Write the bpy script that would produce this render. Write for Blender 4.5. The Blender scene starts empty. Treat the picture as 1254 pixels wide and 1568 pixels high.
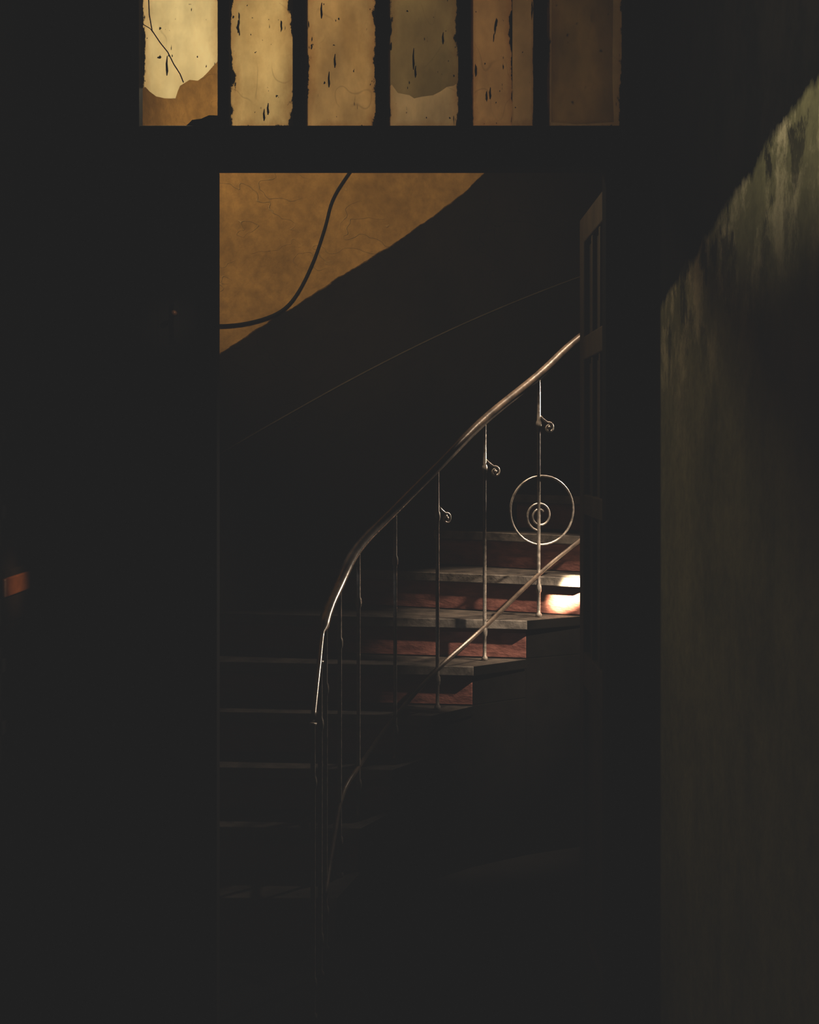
import bpy, bmesh, math, random
from mathutils import Vector, Matrix
random.seed(4)
S=bpy.context.scene
C=S.collection

# ------------------------------------------------------------ materials
def newmat(name):
    m=bpy.data.materials.new(name); m.use_nodes=True
    nt=m.node_tree
    for n in list(nt.nodes): nt.nodes.remove(n)
    out=nt.nodes.new('ShaderNodeOutputMaterial')
    return m,nt,out
def N(nt,t,**k):
    n=nt.nodes.new(t)
    for a,b in k.items(): setattr(n,a,b)
    return n
def noise(nt,scale,detail=5,vec=(1,1,1),rough=.55,off=(0,0,0)):
    tc=N(nt,'ShaderNodeTexCoord'); mp=N(nt,'ShaderNodeMapping')
    mp.inputs['Scale'].default_value=vec; mp.inputs['Location'].default_value=off
    nt.links.new(tc.outputs['Object'],mp.inputs[0])
    n=N(nt,'ShaderNodeTexNoise'); n.inputs['Scale'].default_value=scale
    n.inputs['Detail'].default_value=detail; n.inputs['Roughness'].default_value=rough
    nt.links.new(mp.outputs[0],n.inputs['Vector'])
    return n.outputs['Fac']
def M(nt,op,a,b=0.0,c=None,clamp=False):
    n=N(nt,'ShaderNodeMath',operation=op); n.use_clamp=clamp
    for i,v in enumerate((a,b,c)):
        if v is None: continue
        if isinstance(v,(int,float)): n.inputs[i].default_value=v
        else: nt.links.new(v,n.inputs[i])
    return n.outputs[0]
def mr(nt,v,a,b,c=0.,d=1.):
    n=N(nt,'ShaderNodeMapRange'); nt.links.new(v,n.inputs[0])
    for i,x in enumerate((a,b,c,d)): n.inputs[i+1].default_value=x
    return n.outputs[0]
def mix(nt,f,a,b,bt='MIX'):
    n=N(nt,'ShaderNodeMix',data_type='RGBA',blend_type=bt)
    if isinstance(f,(int,float)): n.inputs[0].default_value=f
    else: nt.links.new(f,n.inputs[0])
    for i,x in ((6,a),(7,b)):
        if isinstance(x,tuple): n.inputs[i].default_value=(*x,1)
        else: nt.links.new(x,n.inputs[i])
    return n.outputs[2]
def scale(nt,c,f):
    mm=N(nt,'ShaderNodeVectorMath',operation='SCALE'); nt.links.new(c,mm.inputs[0]); nt.links.new(f,mm.inputs[3]); return mm.outputs[0]
def bsdf(nt,out,col,rough=.7,metal=0,spec=.3,bump=None,bs=.3,bd=.01):
    p=N(nt,'ShaderNodeBsdfPrincipled')
    if isinstance(col,tuple): p.inputs['Base Color'].default_value=(*col,1)
    else: nt.links.new(col,p.inputs['Base Color'])
    if isinstance(rough,(int,float)): p.inputs['Roughness'].default_value=rough
    else: nt.links.new(rough,p.inputs['Roughness'])
    p.inputs['Metallic'].default_value=metal
    p.inputs['Specular IOR Level'].default_value=spec
    if bump is not None:
        b=N(nt,'ShaderNodeBump'); b.inputs['Strength'].default_value=bs; b.inputs['Distance'].default_value=bd
        nt.links.new(bump,b.inputs['Height']); nt.links.new(b.outputs[0],p.inputs['Normal'])
    nt.links.new(p.outputs[0],out.inputs[0]); return p
def simple(name,c1,c2,scale=8,rough=.7,metal=0,spec=.3,vec=(1,1,1),bs=.3):
    m,nt,out=newmat(name)
    f=noise(nt,scale,6,vec)
    f2=mr(nt,f,.35,.65)
    bsdf(nt,out,mix(nt,f2,c1,c2),rough,metal,spec,f,bs)
    return m
m_frame=simple('dark_painted_wood',(.004,.0035,.003),(.009,.008,.006),12,.8,0,.04,(1,1,.2))
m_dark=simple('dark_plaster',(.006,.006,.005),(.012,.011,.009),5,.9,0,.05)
m_floor=simple('dark_floor_tile',(.003,.0026,.0022),(.005,.0043,.0036),5,.95,0,.01)
m_ceil=simple('sooty_ceiling',(.02,.018,.014),(.03,.027,.02),5,.9,0,.05)
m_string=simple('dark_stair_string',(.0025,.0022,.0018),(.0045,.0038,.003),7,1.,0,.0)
m_red=simple('worn_red_riser_paint',(.13,.045,.033),(.27,.105,.077),14,.5,0,.3,(1,1,2.5),.6)
m_tread=simple('darkened_tread_top',(.015,.012,.0095),(.045,.035,.027),13,.75,0,.10,(1,1,1),.5)  # shade put into the tops so light from above barely shows
m_nose=simple('worn_grey_nosing_paint',(.08,.066,.053),(.23,.195,.16),16,.5,0,.3,(1,1,1),.5)
m_iron=simple('old_iron',(.14,.12,.10),(.42,.36,.30),40,.36,.5,.5,(1,1,1),.2)
m_rail=simple('worn_handrail',(.05,.036,.026),(.15,.105,.072),20,.27,.3,.8,(1,1,1),.12)
m_brass=simple('tarnished_brass',(.16,.07,.03),(.24,.11,.045),25,.5,.5,.4)
m_cable=simple('black_cable_rubber',(.008,.007,.006),(.012,.01,.009),25,.6,0,.1)
m_trim=simple('dado_strip_paint',(.11,.09,.06),(.16,.13,.09),15,.6,0,.2)
m_leaf=simple('door_leaf_paint',(.05,.037,.024),(.12,.085,.05),9,.6,0,.25,(1,1,.3))

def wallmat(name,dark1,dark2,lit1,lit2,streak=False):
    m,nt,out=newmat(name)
    at=N(nt,'ShaderNodeAttribute',attribute_name='edge_depth')
    d=at.outputs['Fac']     # metres below the tone boundary
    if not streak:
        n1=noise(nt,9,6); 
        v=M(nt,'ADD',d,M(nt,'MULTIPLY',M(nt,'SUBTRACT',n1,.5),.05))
        lower=mr(nt,v,-.003,.004)  # mask of the painted shadow, near-black below its ragged edge
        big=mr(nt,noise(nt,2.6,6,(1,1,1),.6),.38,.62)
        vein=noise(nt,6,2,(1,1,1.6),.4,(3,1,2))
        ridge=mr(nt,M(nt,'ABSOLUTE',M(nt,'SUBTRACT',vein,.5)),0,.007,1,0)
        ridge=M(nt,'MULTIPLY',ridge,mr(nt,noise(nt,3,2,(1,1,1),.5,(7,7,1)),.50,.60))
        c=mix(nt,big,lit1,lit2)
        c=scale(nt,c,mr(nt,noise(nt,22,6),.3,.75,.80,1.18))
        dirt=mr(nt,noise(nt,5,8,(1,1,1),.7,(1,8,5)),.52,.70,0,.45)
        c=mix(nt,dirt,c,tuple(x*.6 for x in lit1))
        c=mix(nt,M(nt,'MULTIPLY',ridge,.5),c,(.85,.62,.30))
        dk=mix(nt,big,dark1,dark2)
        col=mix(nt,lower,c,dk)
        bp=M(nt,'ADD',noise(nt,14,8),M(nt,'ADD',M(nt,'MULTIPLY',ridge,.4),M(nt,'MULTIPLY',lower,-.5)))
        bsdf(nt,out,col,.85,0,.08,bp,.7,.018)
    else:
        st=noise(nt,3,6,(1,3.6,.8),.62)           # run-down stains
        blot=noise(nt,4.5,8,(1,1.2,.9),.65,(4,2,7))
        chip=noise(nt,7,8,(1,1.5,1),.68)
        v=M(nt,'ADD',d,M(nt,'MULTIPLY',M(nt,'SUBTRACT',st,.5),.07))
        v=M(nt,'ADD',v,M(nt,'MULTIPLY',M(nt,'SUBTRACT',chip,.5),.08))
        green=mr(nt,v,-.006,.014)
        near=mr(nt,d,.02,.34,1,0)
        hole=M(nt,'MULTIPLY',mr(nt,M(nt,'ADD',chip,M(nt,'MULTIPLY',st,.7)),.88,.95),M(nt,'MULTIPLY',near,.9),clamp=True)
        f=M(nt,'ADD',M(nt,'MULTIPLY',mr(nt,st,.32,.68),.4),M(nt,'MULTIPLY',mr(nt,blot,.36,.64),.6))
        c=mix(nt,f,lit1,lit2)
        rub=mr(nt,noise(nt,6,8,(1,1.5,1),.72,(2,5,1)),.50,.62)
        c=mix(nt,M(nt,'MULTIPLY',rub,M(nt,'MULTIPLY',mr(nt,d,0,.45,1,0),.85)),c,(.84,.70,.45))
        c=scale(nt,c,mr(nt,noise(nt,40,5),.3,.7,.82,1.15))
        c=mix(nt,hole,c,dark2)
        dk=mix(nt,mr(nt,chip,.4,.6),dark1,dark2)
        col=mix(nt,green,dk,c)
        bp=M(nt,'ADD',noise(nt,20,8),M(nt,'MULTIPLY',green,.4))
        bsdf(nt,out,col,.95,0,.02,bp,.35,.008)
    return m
m_orange=wallmat('orange_plaster_painted_shadow',(.012,.0085,.006),(.020,.0145,.0095),(.50,.285,.090),(.74,.425,.145))  # dark tones put the upper flight's shadow into the wall colour
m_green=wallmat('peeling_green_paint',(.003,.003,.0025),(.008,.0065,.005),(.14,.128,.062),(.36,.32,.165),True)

# ------------------------------------------------------------ mesh helpers
def mesh_obj(name,verts,faces,mats,mi=None,parent=None,smooth=False):
    me=bpy.data.meshes.new(name); me.from_pydata(verts,[],faces)
    for m in (mats if isinstance(mats,list) else [mats]): me.materials.append(m)
    if mi: 
        for p,i in zip(me.polygons,mi): p.material_index=i
    bm=bmesh.new(); bm.from_mesh(me); bmesh.ops.recalc_face_normals(bm,faces=bm.faces); bm.to_mesh(me); bm.free()
    if smooth:
        for p in me.polygons: p.use_smooth=True
    me.update()
    o=bpy.data.objects.new(name,me); C.objects.link(o)
    if parent: o.parent=parent
    return o
def boxes(name,lst,mat,parent=None,bev=0.0):
    V=[];F=[]
    for (x0,x1,y0,y1,z0,z1) in lst:
        b=len(V)
        V+=[(x0,y0,z0),(x1,y0,z0),(x1,y1,z0),(x0,y1,z0),(x0,y0,z1),(x1,y0,z1),(x1,y1,z1),(x0,y1,z1)]
        F+=[tuple(b+i for i in f) for f in ((0,3,2,1),(4,5,6,7),(0,1,5,4),(1,2,6,5),(2,3,7,6),(3,0,4,7))]
    o=mesh_obj(name,V,F,mat,parent=parent)
    if bev:
        md=o.modifiers.new('bevel','BEVEL'); md.width=bev; md.segments=2; md.limit_method='ANGLE'
    return o
def empty(name,loc=(0,0,0)):
    e=bpy.data.objects.new(name,None); C.objects.link(e); e.empty_display_size=.1
    return e
def catmull(pts,n=8):
    P=[Vector(p) for p in pts]; P=[2*P[0]-P[1]]+P+[2*P[-1]-P[-2]]
    out=[]
    for i in range(1,len(P)-2):
        for k in range(n):
            t=k/n; a,b,c,d=P[i-1:i+3]
            out.append(.5*((2*b)+(c-a)*t+(2*a-5*b+4*c-d)*t*t+(-a+3*b-3*c+d)*t**3))
    out.append(P[-2]); return out
def tube(name,pts,r,mat,parent=None,seg=10,closed=False,flat=1.0,jit=0):
    P=[Vector(p) for p in pts]; n=len(P); V=[];F=[]
    up=None
    for i,p in enumerate(P):
        t=(P[(i+1)%n]-P[i-1]) if closed else (P[min(i+1,n-1)]-P[max(i-1,0)])
        t.normalize()
        if up is None:
            up=Vector((0,0,1)) if abs(t.z)<.9 else Vector((0,1,0))
        a=up-t*up.dot(t); a.normalize(); up=a; b=t.cross(a)
        rr=r[i] if isinstance(r,(list,tuple)) else r
        rr*=1+random.uniform(-jit,jit)
        for k in range(seg):
            w=2*math.pi*k/seg
            V.append(p+a*math.cos(w)*rr*flat+b*math.sin(w)*rr)
    m=n if closed else n-1
    for i in range(m):
        for k in range(seg):
            j=(i+1)%n
            F.append((i*seg+k,i*seg+(k+1)%seg,j*seg+(k+1)%seg,j*seg+k))
    if not closed:
        F.append(tuple(range(seg))); F.append(tuple((n-1)*seg+k for k in range(seg)))
    return mesh_obj(name,[tuple(v) for v in V],F,mat,parent=parent,smooth=True)
def prism(V,F,MI,poly,z0,z1,mi):   # poly list of xy, mi: list per side + top + bottom
    b=len(V); n=len(poly)
    V+=[(x,y,z0) for x,y in poly]+[(x,y,z1) for x,y in poly]
    for i in range(n):
        j=(i+1)%n; F.append((b+i,b+j,b+n+j,b+n+i)); MI.append(mi[i])
    F.append(tuple(b+n+i for i in range(n))); MI.append(mi[n])
    F.append(tuple(b+i for i in reversed(range(n)))); MI.append(mi[n+1])

# ------------------------------------------------------------ room shell
boxes('floor',[(-1.6,2.7,-1.2,5.8,-.1,0)],m_floor)
boxes('ceiling',[(-1.2,.8,-1.2,2.8,3.3,3.4),(-1.6,2.7,2.8,5.8,4.0,4.1)],m_ceil)
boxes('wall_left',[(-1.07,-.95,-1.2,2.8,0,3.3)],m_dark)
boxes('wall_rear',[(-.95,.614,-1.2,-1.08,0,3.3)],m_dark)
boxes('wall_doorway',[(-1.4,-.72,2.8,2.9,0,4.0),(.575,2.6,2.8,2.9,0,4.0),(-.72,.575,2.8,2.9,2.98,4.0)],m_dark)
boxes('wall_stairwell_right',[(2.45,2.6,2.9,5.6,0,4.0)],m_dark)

# right wall with peeling green paint, near-black above a ragged edge
def gridwall(name,path,thick_vec,z0,z1,zb,mat):
    n=len(path); V=[];F=[];A=[]
    for (x,y) in path:
        for z in (z0,z1):
            V.append((x,y,z)); A.append(zb(x,y)-z)
    for i,(x,y) in enumerate(path):
        dx,dy=thick_vec(i)
        for z in (z0,z1):
            V.append((x+dx,y+dy,z)); A.append(zb(x,y)-z)
    o=2*n
    for i in range(n-1):
        F.append((2*i,2*i+2,2*i+3,2*i+1)); F.append((o+2*i,o+2*i+1,o+2*i+3,o+2*i+2))
        F.append((2*i+1,2*i+3,o+2*i+3,o+2*i+1)); F.append((2*i,o+2*i,o+2*i+2,2*i+2))
    F.append((0,1,o+1,o)); F.append((2*n-2,o+2*n-2,o+2*n-1,2*n-1))
    ob=mesh_obj(name,V,F,mat)
    at=ob.data.attributes.new('edge_depth','FLOAT','POINT')
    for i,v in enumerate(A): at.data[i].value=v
    return ob
path=[(.614,-1.2+i*4.0/40) for i in range(41)]
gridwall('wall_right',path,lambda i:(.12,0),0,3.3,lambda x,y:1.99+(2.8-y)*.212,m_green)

# curved stairwell wall
WP=[(-1.15,2.9),(-1.16,3.5),(-1.13,4.0),(-.95,4.55),(-.6,4.85),(-.2,5.02),(.2,5.15),(.6,5.28),(1.2,5.4),(2.45,5.46)]
wp=[(p.x,p.y) for p in catmull([(x,y,0) for x,y in WP],8)]
def wn(i):
    a=wp[max(i-1,0)]; b=wp[min(i+1,len(wp)-1)]
    d=Vector((b[0]-a[0],b[1]-a[1])); d.normalize(); return (-d.y*.2,d.x*.2)
ZB=[(-1.2,1.75),(-.81,2.05),(-.537,2.263),(-.045,2.607),(.22,2.813),(.36,2.954),(.8,3.4),(2.5,5.0)]  # height of the painted shadow edge along the back wall
def interp(T,x):
    if x<=T[0][0]: return T[0][1]
    for (a,za),(b,zb) in zip(T,T[1:]):
        if x<=b: return za+(zb-za)*(x-a)/(b-a)
    return T[-1][1]
WY=[p for p in wp if p[1]>=4.05]
def wall_y(x): return interp(WY,x)
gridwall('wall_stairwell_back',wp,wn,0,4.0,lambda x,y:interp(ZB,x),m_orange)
# thin dado strip following the stairs
def zt_(x):
    t=max(0,x+.81); return 1.63+.66*t-.085*t*t if x>-.81 else 1.63+.66*(x+.81)
pts=[]
for i,(x,y) in enumerate(wp):
    if y<4.0: continue
    nx,ny=wn(i); pts.append((x-nx*.01,y-ny*.01,zt_(x)))
tube('trim_1',pts,.0035,m_trim,seg=6)

# ------------------------------------------------------------ staircase
ST=[(.16,(-.25,3.72),(-1.24,3.72)),(.32,(-.18,3.93),(-1.24,3.96)),(.48,(-.07,4.09),(-1.2,4.14)),
(.64,(.078,4.25),(-1.1,4.33)),(.80,(.249,4.39),(-1.03,4.50)),(.96,(.475,4.52),(-.88,4.72)),
(1.12,(.72,4.62),(-.4,5.0)),(1.28,(.97,4.67),(.07,5.17)),(1.44,(1.22,4.70),(.45,5.30)),
(1.60,(1.47,4.71),(.95,5.42)),(1.76,(1.72,4.71),(1.4,5.48)),(1.92,(1.97,4.71),(1.9,5.5)),(0,(2.43,4.71),(2.43,5.5))]
V=[];F=[];MI=[]
for i in range(len(ST)-1):
    z,P,Q=ST[i]; _,P2,Q2=ST[i+1]
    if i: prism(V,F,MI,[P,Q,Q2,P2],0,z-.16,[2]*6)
    prism(V,F,MI,[P,Q,Q2,P2],z-.16,z-.040,[1,2,1,2,0,2])
    d=Vector((Q[0]-P[0],Q[1]-P[1])).normalized(); nrm=Vector((d.y,-d.x))
    if nrm.y>0: nrm=-nrm
    o=nrm*.020
    e=Vector((P2[0]-P[0],P2[1]-P[1])).normalized(); s=Vector((e.y,-e.x))*.010
    F_=[(P[0]+o.x+s.x,P[1]+o.y+s.y),(Q[0]+o.x,Q[1]+o.y),Q2,(P2[0]+s.x,P2[1]+s.y)]
    prism(V,F,MI,F_,z-.040,z,[3,0,0,2,0,0])
st=mesh_obj('staircase',V,F,[m_tread,m_red,m_string,m_nose],MI)
md=st.modifiers.new('bevel','BEVEL'); md.width=.004; md.segments=2; md.limit_method='ANGLE'

# ------------------------------------------------------------ railing
RL=empty('stair_railing')
rail=[(-.28,3.22,.87),(-.281,3.42,.975),(-.28,3.66,1.089),(-.244,3.88,1.185),(-.185,4.03,1.297),(-.054,4.19,1.426),
(.109,4.32,1.584),(.303,4.48,1.771),(.533,4.58,1.956),(.706,4.65,2.111),(.95,4.70,2.28),(1.45,4.74,2.60),(2.3,4.74,3.14)]
rp=catmull(rail,8)
rad=[.008 if p.y<3.62 else .020 for p in rp]
tube('handrail',rp,rad,m_rail,RL,12,flat=.8)
bar=[(-.275,3.60,.20),(-.262,3.75,.30),(-.238,3.9,.43),(-.185,4.03,.50),(-.054,4.19,.645),(.109,4.32,.796),(.303,4.48,.935),
(.533,4.58,1.135),(.706,4.65,1.263),(.95,4.70,1.43),(1.45,4.74,1.75),(2.3,4.74,2.29)]
tube('lower_bar',catmull(bar,8),.0085,m_rail,RL,8,flat=1.3)
BL=[(-.28,3.22,0,.86),(-.28,3.48,0,.99),(-.277,3.66,0,1.08),(-.244,3.88,.16,1.18),(-.185,4.03,.32,1.29),(-.054,4.19,.48,1.42),(.109,4.32,.64,1.58),
(.303,4.48,.80,1.765),(.533,4.58,.96,1.95),(.79,4.675,1.12,2.16),(1.04,4.70,1.28,2.33),(1.3,4.72,1.44,2.50),(1.55,4.74,1.60,2.66),(1.8,4.74,1.76,2.82)]
for k,(x,y,z0,z1) in enumerate(BL):
    pts=[];rr=[]
    def add(z,r): pts.append((x,y,z)); rr.append(r)
    add(z0,.013);add(z0+.012,.013);add(z0+.02,.0075)
    L=z1-z0
    for c in (.12,.80):
        zc=z0+L*c
        add(zc-.02,.0075);add(zc-.012,.011);add(zc,.0125);add(zc+.012,.011);add(zc+.02,.0075)
    add(z1-.01,.007);add(z1,.012)
    tube('baluster_%d'%(k+1),pts,rr,m_iron,RL,10,jit=.03)
    if k>5:
        nx=BL[min(k+1,len(BL)-1)]
        t=Vector((nx[0]-x,nx[1]-y,0)); t=t.normalized() if t.length>0 else Vector((1,0,0))
        cz=z0+L*.80-.01; c=Vector((x,y,cz+.0))+t*.048
        sp=[Vector((x,y,cz+.05))+t*.004, Vector((x,y,cz+.035))+t*.02]
        for a in range(0,17):
            w=math.radians(110-a*24); r=.022-.0007*a
            sp.append(c+t*(r*math.cos(w))+Vector((0,0,r*math.sin(w))))
        tube('scroll_%d'%(k+1),[tuple(p) for p in sp],.0045,m_iron,RL,6)
        tube('scroll_ball_%d'%(k+1),[tuple(c+Vector((0,0,-.008))),tuple(c+Vector((0,0,-.003))),tuple(c+Vector((0,0,.004))),tuple(c+Vector((0,0,.009)))],[.003,.008,.008,.003],m_iron,RL,8)
def ring(name,c,t,R,r):
    t=Vector(t).normalized(); c=Vector(c)
    tube(name,[tuple(c+t*R*math.cos(a)+Vector((0,0,R*math.sin(a)))) for a in [2*math.pi*i/40 for i in range(40)]],r,m_iron,RL,8,closed=True)
ring('ring_outer',(.548,4.588,1.400),(1,.32,0),.142,.0046)
ct=Vector((.538,4.583,1.378)); tt=Vector((1,.32,0)).normalized(); sp=[]
for a in range(40):
    w=math.radians(-90-a*15); r=.062*(1-a/62)
    sp.append(ct+tt*(r*math.cos(w))+Vector((0,0,r*math.sin(w))))
tube('ring_scroll',[tuple(p) for p in sp],.0045,m_iron,RL,8)

# ------------------------------------------------------------ hanging cable
cab=[(-1.05,4.3,2.22),(-.95,4.52,2.185),(-.82,4.65,2.174),(-.685,4.765,2.199),(-.567,4.84,2.254),(-.493,4.88,2.342),(-.425,4.915,2.49),
(-.378,4.935,2.636),(-.341,4.95,2.77),(-.266,4.98,2.90),(-.20,5.005,3.0),(-.15,5.02,3.3),(-.14,5.02,4.0)]
cab=[(x,wall_y(x)-.009,z) for x,y,z in cab]
tube('hanging_cable',[(p.x,wall_y(p.x)-.009,p.z) for p in catmull(cab,8)],.0068,m_cable,seg=8)

# ------------------------------------------------------------ doorway frame, fixed leaf, open leaf
DF=empty('door_frame')
boxes('jamb_left',[(-.725,-.679,2.785,2.826,0,2.98)],m_frame,DF,.002)
boxes('jamb_right',[(.4925,.58,2.785,2.84,0,2.463),(.540,.58,2.785,2.84,2.463,2.98)],m_frame,DF,.004)
boxes('head',[(-.725,.58,2.785,2.86,2.95,3.0)],m_frame,DF,.004)
boxes('transom_rail',[(-.679,.5395,2.78,2.85,2.363,2.467),(-.679,.5395,2.77,2.80,2.385,2.44)],m_frame,DF,.005)
boxes('casing',[(-.80,-.725,2.775,2.80,0,3.05),(.58,.612,2.775,2.80,0,3.05),(-.80,.612,2.775,2.80,3.0,3.06)],m_frame,DF,.005)
boxes('door_1',[(-.679,-.64,2.80,2.845,0,2.363),(-.53,-.486,2.80,2.845,0,2.363),(-.64,-.53,2.80,2.845,0,.2),(-.64,-.53,2.80,2.845,.95,1.07),
 (-.64,-.53,2.80,2.845,2.2,2.363),(-.64,-.53,2.815,2.832,.2,2.2)],m_frame,None,.004)
LT=empty('door_latch')
boxes('plate',[(-.595,-.58,2.793,2.80,1.93,2.03)],m_frame,LT,.002)
tube('knob',[(-.5875,2.795,1.995),(-.5875,2.782,1.995),(-.5875,2.775,1.995),(-.5875,2.765,1.995),(-.5875,2.762,1.995)],[.004,.004,.007,.007,.003],m_brass,LT,10)
x0,x1,y0,y1=.519,.558,2.865,3.385
D2=empty('door_2')
boxes('stiles_and_rails',[(x0,x1,y0,y0+.075,.01,2.352),(x0,x1,y1-.075,y1,.01,2.352)]+
 [(x0,x1,y0+.075,y1-.075,a,b) for a,b in ((.01,.22),(.95,1.05),(1.46,1.52),(1.92,1.99),(2.27,2.352))]+
 [(x0+.004,x1-.004,y0+.075+.37*f-.009,y0+.075+.37*f+.009,1.05,2.27) for f in (.33,.67)],m_leaf,D2,.004)
boxes('panels',[(x0+.014,x1-.014,y0+.07,y1-.07,.2,.97),(x0+.018,x1-.018,y0+.07,y1-.07,1.03,2.29)],m_leaf,D2,.003)
boxes('hinges',[(x0-.006,x1,y0-.02,y0+.004,z,z+.10) for z in (.3,1.2,2.1)],m_iron,D2,.003)

# ------------------------------------------------------------ transom window
TW=empty('window_1')
PX=[(-.679,-.486),(-.456,-.296),(-.262,-.086),(-.054,.124),(.155,.315),(.348,.540)]
boxes('glazing_bars',[(PX[i][1],PX[i+1][0],2.808,2.832,2.467,2.95) for i in range(5)],m_frame,TW,.002)
def panemat(name,c1,c2,w,h,seed,amp=.045,specks=True):
    m,nt,out=newmat(name)
    tc=N(nt,'ShaderNodeTexCoord'); sx=N(nt,'ShaderNodeSeparateXYZ'); nt.links.new(tc.outputs['Generated'],sx.inputs[0])
    gx,gz=sx.outputs[0],sx.outputs[2]
    dx=M(nt,'MULTIPLY',M(nt,'MINIMUM',gx,M(nt,'SUBTRACT',1,gx)),w)
    dz=M(nt,'MULTIPLY',gz,h)
    d=M(nt,'MINIMUM',dx,dz)
    pat=mr(nt,noise(nt,10,7,(1,1,.55),.6,(seed,3,1)),.36,.66)
    col=mix(nt,pat,c1,c2)
    big=mr(nt,noise(nt,5,5,(1,1,.6),.55,(seed*2,9,1)),.36,.62,.55,1.15)
    col=scale(nt,col,big)
    vein=noise(nt,8,2,(1,1,.7),.4,(seed,8,4))
    rid=mr(nt,M(nt,'ABSOLUTE',M(nt,'SUBTRACT',vein,.5)),0,.008,1,0)
    rid=M(nt,'MULTIPLY',rid,mr(nt,noise(nt,6,2,(1,1,1),.5,(seed,2,2)),.5,.58))
    col=mix(nt,M(nt,'MULTIPLY',rid,.45),col,tuple(x*.5 for x in c1))
    if specks:
        en=noise(nt,13,7,(1,1,.5),.68,(seed,0,seed*2)) 
        e=M(nt,'SUBTRACT',d,M(nt,'MULTIPLY',M(nt,'SUBTRACT',en,.46),amp*2.0))
        edge=mr(nt,e,.0,.0025,1,0)
        grime=mr(nt,e,.002,.026,.65,0)
        col=mix(nt,grime,col,tuple(x*y for x,y in zip(c1,(.62,.48,.36))))
        sp=mr(nt,noise(nt,22,3,(2.6,1,.55),.5,(seed*3,1,seed)),.68,.70)
        spk=mr(nt,noise(nt,75,2,(1,1,.6),.5,(seed*5,1,seed)),.705,.725)
        black=M(nt,'MAXIMUM',edge,M(nt,'MAXIMUM',sp,spk))
        col=mix(nt,black,col,(.004,.003,.002))
    tr=N(nt,'ShaderNodeBsdfTranslucent'); df=N(nt,'ShaderNodeBsdfDiffuse'); ms=N(nt,'ShaderNodeMixShader'); ms.inputs[0].default_value=.04
    nt.links.new(col,tr.inputs[0]); nt.links.new(col,df.inputs[0])
    nt.links.new(tr.outputs[0],ms.inputs[1]); nt.links.new(df.outputs[0],ms.inputs[2]); nt.links.new(ms.outputs[0],out.inputs[0])
    return m
def sheet(name,poly,y,mat,parent=TW):
    me=bpy.data.meshes.new(name); me.from_pydata([(x,y,z) for x,z in poly],[],[tuple(range(len(poly)))]); me.materials.append(mat)
    o=bpy.data.objects.new(name,me); C.objects.link(o); o.parent=parent; return o
PC=[((.80,.65,.38),(.96,.83,.53)),((.64,.45,.21),(.93,.71,.37)),((.60,.37,.15),(.88,.58,.27)),((.36,.255,.115),(.45,.33,.15)),((.60,.34,.145),(.78,.46,.21)),((.36,.245,.115),(.48,.335,.16))]
zt=2.95; zb=2.467
for i,(a,b) in enumerate(PX):
    m=panemat('grimy_glass_%d'%(i+1),PC[i][0],PC[i][1],b-a,.483,i*1.7+1)
    if i==0:
        poly=[(a,zt),(a,2.574),(-.672,2.577),(-.662,2.566),(-.645,2.553),(-.623,2.548),(-.596,2.547),(-.590,2.566),(-.584,2.580),(-.560,2.595),(-.539,2.593),(-.526,2.602),(-.512,2.616),(-.500,2.630),(b,2.644),(b,zt)]
        m=panemat('grimy_glass_1',PC[0][0],PC[0][1],b-a,5,1,.030)
    else: poly=[(a,zt),(a,zb),(b,zb),(b,zt)]
    if i in (3,):
        poly=[(a,zt),(a,2.575),(-.045,2.583),(-.03,2.562),(0.0,2.556),(.012,2.548),(.03,2.552),(.06,2.556),(.078,2.565),(.095,2.577),(.112,2.580),(b,2.588),(b,zt)]
        m=panemat('grimy_glass_4',PC[3][0],PC[3][1],b-a,5,7)
        lo=[(a,zb),(b,zb)]+[(x,z) for x,z in poly[-2:0:-1]]
        sheet('pane_4_lower',lo,2.825,panemat('grimy_glass_old',(.66,.46,.24),(.86,.62,.36),b-a,.13,9,.03))
    if i==4:
        sheet('pane_5_strip',[(.262,zt),(.262,2.52),(.258,2.49),(.262,zb),(b,zb),(b,zt)],2.825,panemat('grimy_glass_5b',(.40,.25,.11),(.50,.31,.15),.2,.483,3))
        poly=[(a,zt),(a,zb),(.262,zb),(.258,2.49),(.262,2.52),(.262,zt)]
    if i==5:
        sheet('pane_6_inner',[(.362,zt),(.36,zb+.02),(.43,zb+.014),(.520,zb+.02),(.516,2.6),(.520,zt)],2.8235,panemat('brown_paper',(.62,.56,.40),(.80,.70,.52),.1,.483,3,specks=False))
    sheet('pane_%d'%(i+1),poly,2.825,m)
sheet('putty_remnant',[(-.59,2.466),(-.575,2.472),(-.562,2.484),(-.553,2.493),(-.53,2.496),(-.51,2.505),(-.486,2.504),(-.486,2.466)],2.824,m_frame)
tube('crack_1',[(-.665,2.823,2.83),(-.662,2.823,2.76),(-.655,2.823,2.72),(-.635,2.823,2.69),(-.615,2.823,2.665),(-.600,2.823,2.635),(-.584,2.823,2.61),(-.575,2.823,2.588)],.0016,m_frame,TW,5)
tube('crack_2',[(-.677,2.823,2.735),(-.66,2.823,2.725),(-.645,2.823,2.705)],.0012,m_frame,TW,5)
for x,z,h in ((-.617,2.605,.05),(-.19,2.625,.035),(-.205,2.575,.04),(.010,2.62,.055),(.015,2.60,.03),(.085,2.685,.03),(.205,2.545,.03),(-.36,2.505,.03),(-.224,2.75,.04),(-.37,2.49,.03)):
    tube('drip',[(x,2.822,z),(x+.0005,2.822,z+h*.25),(x-.0005,2.822,z+h*.6),(x+.001,2.822,z+h)],[.0012,.0032,.0026,.001],m_frame,TW,6)

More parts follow.
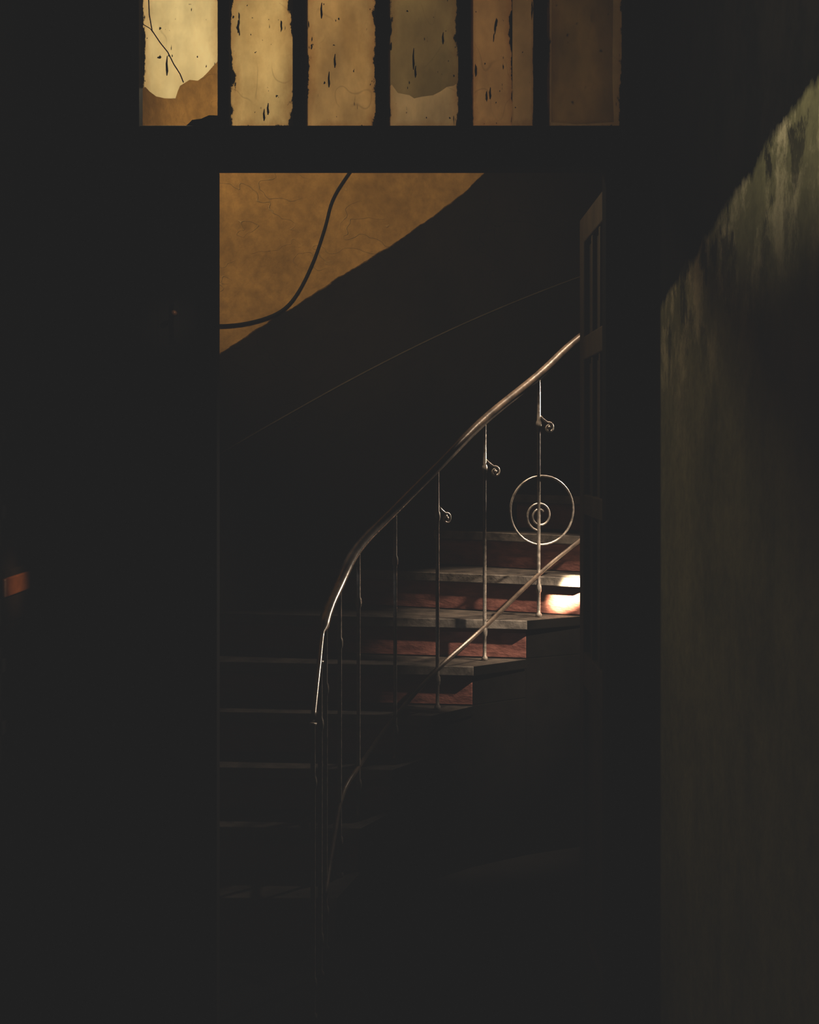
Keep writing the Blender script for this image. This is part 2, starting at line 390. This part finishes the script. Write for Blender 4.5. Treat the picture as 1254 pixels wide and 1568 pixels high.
# ------------------------------------------------------------ mailboxes on the left wall
MB=empty('wall_mailboxes')
boxes('cabinet',[(-.949,-.86,2.20,2.55,.95,1.98)],m_frame,MB,.006)
ZS=(1.00,1.13,1.285,1.45,1.61,1.77)
boxes('box_doors',[(-.862,-.852,2.225,2.525,z,z+.115) for z in ZS],m_frame,MB,.004)
boxes('painted_flaps',[(-.853,-.845,2.30,2.475,z+.06,z+.09) for z in ZS if z!=1.285],m_frame,MB,.003)
boxes('brass_flap',[(-.853,-.845,2.315,2.475,1.345,1.385)],m_brass,MB,.003)

# ------------------------------------------------------------ lights
def spot(name,loc,tgt,power,col,ang,blend=1.,size=.05,square=False):
    l=bpy.data.lights.new(name,'SPOT'); l.energy=power; l.color=col; l.spot_size=math.radians(ang); l.spot_blend=blend; l.shadow_soft_size=size; l.use_square=square
    o=bpy.data.objects.new(name,l); C.objects.link(o); o.location=loc
    o.rotation_euler=(Vector(tgt)-Vector(loc)).to_track_quat('-Z','Y').to_euler(); return o
spot('stairwell_lamp',(-.35,3.35,3.15),(-.35,4.95,2.85),33,(1,.75,.38),80,.7,.08)
spot('transom_lamp',(-.66,3.5,2.85),(-.35,2.82,2.75),14.5,(1,.83,.51),140,.6,.10)
spot('landing_lamp',(1.9,3.6,2.6),(.62,4.53,1.04),640,(1,.82,.64),22,1.,.03)
spot('baluster_rim_spot',(1.18,5.03,1.88),(.50,4.56,1.58),150,(1,.83,.64),54,1.,.03)  # added rim light for the balusters, no fixture there
spot('rail_top_spot',(.66,4.36,3.85),(.48,4.57,1.92),640,(1,.78,.56),18,1.,.03)  # unseen narrow light added to brighten the top of the handrail
spot('riser_patch_beam',(1.6,3.5,2.2),(.670,4.68,1.040),14000,(1,.84,.58),4.6,.5,.015,True)  # added beam for the bright riser patch; no window is modelled
spot('low_rail_fill',(-.95,3.3,1.9),(-.18,4.02,1.29),10,(.85,.88,.95),13,1.,.04)  # invented cool fill for the lower end of the handrail
spot('hall_lamp',(-.25,1.45,2.45),(.614,1.70,2.66),27,(1,.92,.66),90,1.,.05)
spot('flap_fill_spot',(.3,2.0,2.2),(-.85,2.39,1.365),100,(1,.5,.22),5,1.,.03)  # narrow orange spot added to make the brass flap glow
spot('hall_door_glint',(.3,1.6,2.6),(-.5875,2.78,1.99),25,(1,.8,.6),5,1.,.02)  # extra spot, only there to give the latch knob a glint

w=bpy.data.worlds.new('world'); S.world=w; w.use_nodes=True
w.node_tree.nodes['Background'].inputs[0].default_value=(.015,.015,.015,1)

# ------------------------------------------------------------ camera
cam=bpy.data.cameras.new('camera'); co=bpy.data.objects.new('camera',cam); C.objects.link(co); S.camera=co
co.location=(0,0,1.66); co.rotation_euler=(math.pi/2,0,0)
cam.sensor_fit='VERTICAL'; cam.sensor_height=24; cam.lens=24*1700/1568
cam.shift_y=-(784-685)/1568
cam.clip_start=.05

S.view_settings.view_transform='Standard'; S.view_settings.look='None'
S.view_settings.use_curve_mapping=True
cm=S.view_settings.curve_mapping
cm.curves[3].points[0].location=(0,.0145); cm.curves[3].points[-1].location=(1,1)
for p in cm.curves[3].points: p.handle_type='VECTOR'
cm.update()
